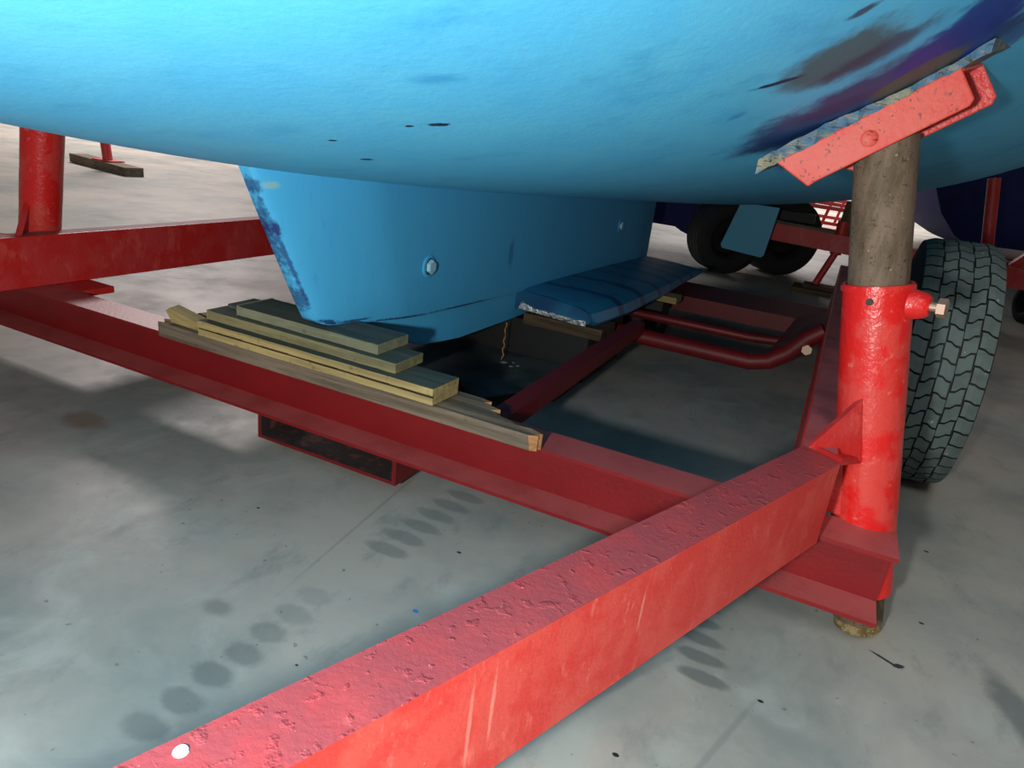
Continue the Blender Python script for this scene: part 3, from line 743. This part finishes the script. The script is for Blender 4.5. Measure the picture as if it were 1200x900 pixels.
# ------------------------------------------------------------------ background
# low dolly with twin wheels and blue flap
def simple_wheel(parent, c, r, hw, yaw, name='tyre'):
    ax = Vector((math.cos(yaw), math.sin(yaw), 0)); fw = Vector((-ax.y, ax.x, 0)); up = Vector((0, 0, 1)); c = Vector(c); b = NB(); N = 48
    P = [(-hw * .7, r * .5), (-hw * 1.05, r * .62), (-hw * 1.1, r * .8), (-hw, r * .95), (-hw * .85, r), (-hw * .55, r), (-hw * .5, r * .96), (-hw * .42, r), (-.06 * hw, r), (0, r * .96), (.06 * hw, r), (hw * .42, r), (hw * .5, r * .96), (hw * .55, r), (hw * .85, r), (hw, r * .95), (hw * 1.1, r * .8), (hw * 1.05, r * .62), (hw * .7, r * .5)]
    rings = [[b.verts.new(c + ax * a + (fw * math.cos(2 * PI * j / N) + up * math.sin(2 * PI * j / N)) * q) for j in range(N)] for a, q in P]
    rings.append(rings[0])
    for a, q in zip(rings, rings[1:]):
        for j in range(N): b.faces.new((a[j], a[(j + 1) % N], q[(j + 1) % N], q[j]))
    o = link(name, b, M['rubber_dark'], parent, smooth=True)
    b = NB(); rr = [[b.verts.new(c + ax * a * s_ + (fw * math.cos(2 * PI * j / 24) + up * math.sin(2 * PI * j / 24)) * q) for j in range(24)] for s_ in (1, -1) for a, q in ((hw * .7, r * .51), (hw * .4, r * .45), (hw * .35, r * .2), (hw * .7, r * .17), (hw * .75, .005))]
    for h in (rr[:5], rr[5:]):
        for a, q in zip(h, h[1:]):
            for j in range(24): b.faces.new((a[j], a[(j + 1) % 24], q[(j + 1) % 24], q[j]))
        b.faces.new(h[-1])
    link('rim', b, M['black'], o, smooth=True)
    return o
dl = thing('wheeled_dolly', (-.6, 5.2, 0), 'parked dolly with dark tyres and a blue flap, behind the keel wing', 'trailer')
simple_wheel(dl, (-.735, 5.06, .245), .245, .10, -.95); simple_wheel(dl, (-.42, 5.48, .27), .27, .12, -.95)
b = NB(); poly_extrude(b, [(-1.30, 5.0, .44), (-1.30, 5.0, .26), (-1.08, 5.0, .26), (-1.03, 5.0, .235), (-.965, 5.0, .215), (-.93, 5.0, .24), (-.93, 5.0, .44)], (0, .25, 0)); link('side_locker', b, M['navy'], dl, bevel=.01)['label'] = 'navy blue locker'
b = NB(); tube(b, [(-.73, 5.07, .245), (-.43, 5.46, .27)], .04, 14); link('axle', b, M['black'], dl, smooth=True)
b = NB(); box(b, -1.2, -.2, 5.22, 5.30, .40, .46); link('frame', b, M['black'], dl)
b = NB(); poly_extrude(b, [(-.700, 4.70, .225), (-.688, 4.70, .205), (-.44, 4.70, .185), (-.424, 4.70, .20), (-.395, 4.70, .50), (-.63, 4.70, .50)], (0, .03, 0)); link('mud_flap', b, M['blue_flap'], dl, bevel=.004)['label'] = 'light blue flap with rounded lower corners'
b = NB(); tube(b, [(-.55, 4.725, .44), (-.55, 5.26, .43)], .015, 8); link('flap_bracket', b, M['black'], dl)
# dark blue hull behind it
def small_hull(name, cx, cy, L, B, z0, z1, label, mat, yaw=0.0):
    b = NB(); rows = []
    for i in range(25):
        s = i / 24; y = (s - .5) * L; w = B * (math.sin(PI * min(1, s * .65 + .3)) ** .6); zk = z0 + .9 * s ** 6 * (z1 - z0)
        row = []
        for j in range(-10, 11):
            q = j / 10; x = w * (abs(q) ** .8) * (1 if q > 0 else -1); z = zk + (z1 - zk) * abs(q) ** 5
            row.append(b.verts.new((x, y, z)))
        rows.append(row)
    for a, q in zip(rows, rows[1:]):
        for j in range(20): b.faces.new((a[j], a[j + 1], q[j + 1], q[j]))
        b.faces.new((a[0], a[20], q[20], q[0]))
    b.faces.new(rows[0]); b.faces.new(rows[-1])
    bmesh.ops.rotate(b, cent=(0, 0, 0), matrix=Matrix.Rotation(yaw, 3, 'Z'), verts=b.verts); bmesh.ops.translate(b, vec=(cx, cy, 0), verts=b.verts)
    return tag(link(name, b, mat, smooth=True), label, 'boat')
small_hull('motorboat', 2.0, 10.4, 5.4, 2.1, .17, 2.2, 'navy blue boat hull in the shade above and behind the big treaded tyre', M['navy'], 0.05)

# neighbouring trailer: beam with post and leg behind the right side beam
nt = thing('neighbour_trailer', (.0, 5.0, 0), 'dark red trailer frame with jack leg seen between the blue flap and the rusty post', 'trailer')
b = NB(); prism(b, (-.44, 5.0, .335), (1.3, 4.85, .285), .07, .11); link('crossbeam', b, M['red'], nt, bevel=.004)
b = NB(); prism(b, (-.43, 4.99, .402), (-.05, 4.96, .386), .09, .018); link('timber_strip', b, M['wood_old'], nt, bevel=.002)
b = NB(); tube(b, [(.0, 5.06, .30), (.02, 5.06, .58)], .055, 18); link('post_pipe', b, M['rust'], nt, smooth=True)
b = NB(); tube(b, [(-.02, 5.0, .25), (-.02, 5.0, .46)], .035, 16); link('post_sleeve', b, M['red'], nt, smooth=True)
b = NB(); tube(b, [(-.015, 4.97, .28), (-.09, 4.93, .05)], .022, 12); link('jack_leg', b, M['red'], nt, smooth=True)
b = NB(); box(b, -.22, .06, 4.80, 5.02, .0, .028); box(b, -.16, .04, 4.84, 5.0, .0285, .05); link('jack_foot', b, M['wood_dark'], nt, bevel=.003)
simple_wheel(nt, (.22, 5.25, .22), .22, .08, 0.1)
b = NB(); tube(b, [(.22, 5.25, .22), (.5, 5.25, .25), (.6, 4.95, .29)], .02, 10); link('axle', b, M['red_dark'], nt)

# red boat stand (lattice) in the bright distance
def lattice(x0, y, h, label):
    t = thing('red_cradle', (x0, y, 0), label, 'boat stand', 'red steel cradles standing in the bright distance')
    for x in (0, .42, .84):
        b = NB(); prism(b, (x0 + x, y, 0), (x0 + x + .16, y + .02, h), .04, .04, up=(0, 1, 0)); link('upright', b, M['red'], t)
    for z in (.08, .34):
        b = NB(); prism(b, (x0 - .15, y - .03, z), (x0 + 1.0, y - .03, z - .02), .03, .045); link('rail', b, M['red'], t)
lattice(-.95, 9.6, .6, 'red steel cradle in the bright distance, nearest of three'); lattice(-.75, 10.8, .75, 'red steel cradle in the bright distance, middle of three'); lattice(-.60, 12.2, .9, 'red steel cradle in the bright distance, farthest of three')

# right-hand red stand with pale tube and dark wheel
rs = thing('boat_stand', (1.2, 5.2, 0), 'red steel stand with pale tube and small dark wheel, right of the big tyre', 'boat stand')
b = NB(); prism(b, (.93, 5.0, .34), (1.40, 5.0, .86), .05, .07, up=(0, 1, 0)); link('brace', b, M['red'], rs, bevel=.003)
b = NB(); prism(b, (1.10, 5.08, .25), (1.19, 5.08, .70), .04, .04, up=(0, 1, 0)); link('upright', b, M['red'], rs)
b = NB(); tube(b, [(.80, 5.14, .40), (1.6, 5.14, .42)], .030, 14); link('cross_tube', b, M['white_pipe'], rs, smooth=True)['label'] = 'pale tube'
b = NB(); box(b, .85, 1.7, 5.0, 5.12, .23, .31); link('base_rail', b, M['red_dark'], rs, bevel=.003)
simple_wheel(rs, (1.15, 5.25, .13), .13, .05, .3)
b = NB(); tube(b, [(.87, 5.0, .0), (.766, 5.0, .5), (.70, 5.0, .82)], .034, 14); tag(link('support_pole', b, M['red'], smooth=True), 'dark red pole rising in front of the navy hull', 'pole')

# far prop at upper left, standing on a wood block
fp = thing('boat_prop', (-6.2, 4.4, 0), 'thin red prop standing on a weathered wood block in the left background', 'prop')
b = NB(); prism(b, (-6.74, 4.50, .042), (-5.70, 4.30, .036), .16, .075); 
link('wood_block', b, M['wood_old'], fp, bevel=.006)
b = NB(); tube(b, [(-6.18, 4.40, .08), (-6.30, 4.42, .9), (-6.35, 4.42, 1.4)], .042, 16); link('pole', b, M['red'], fp, smooth=True)
b = NB(); box(b, -6.30, -6.06, 4.33, 4.48, .0755, .088); link('foot_plate', b, M['red'], fp)
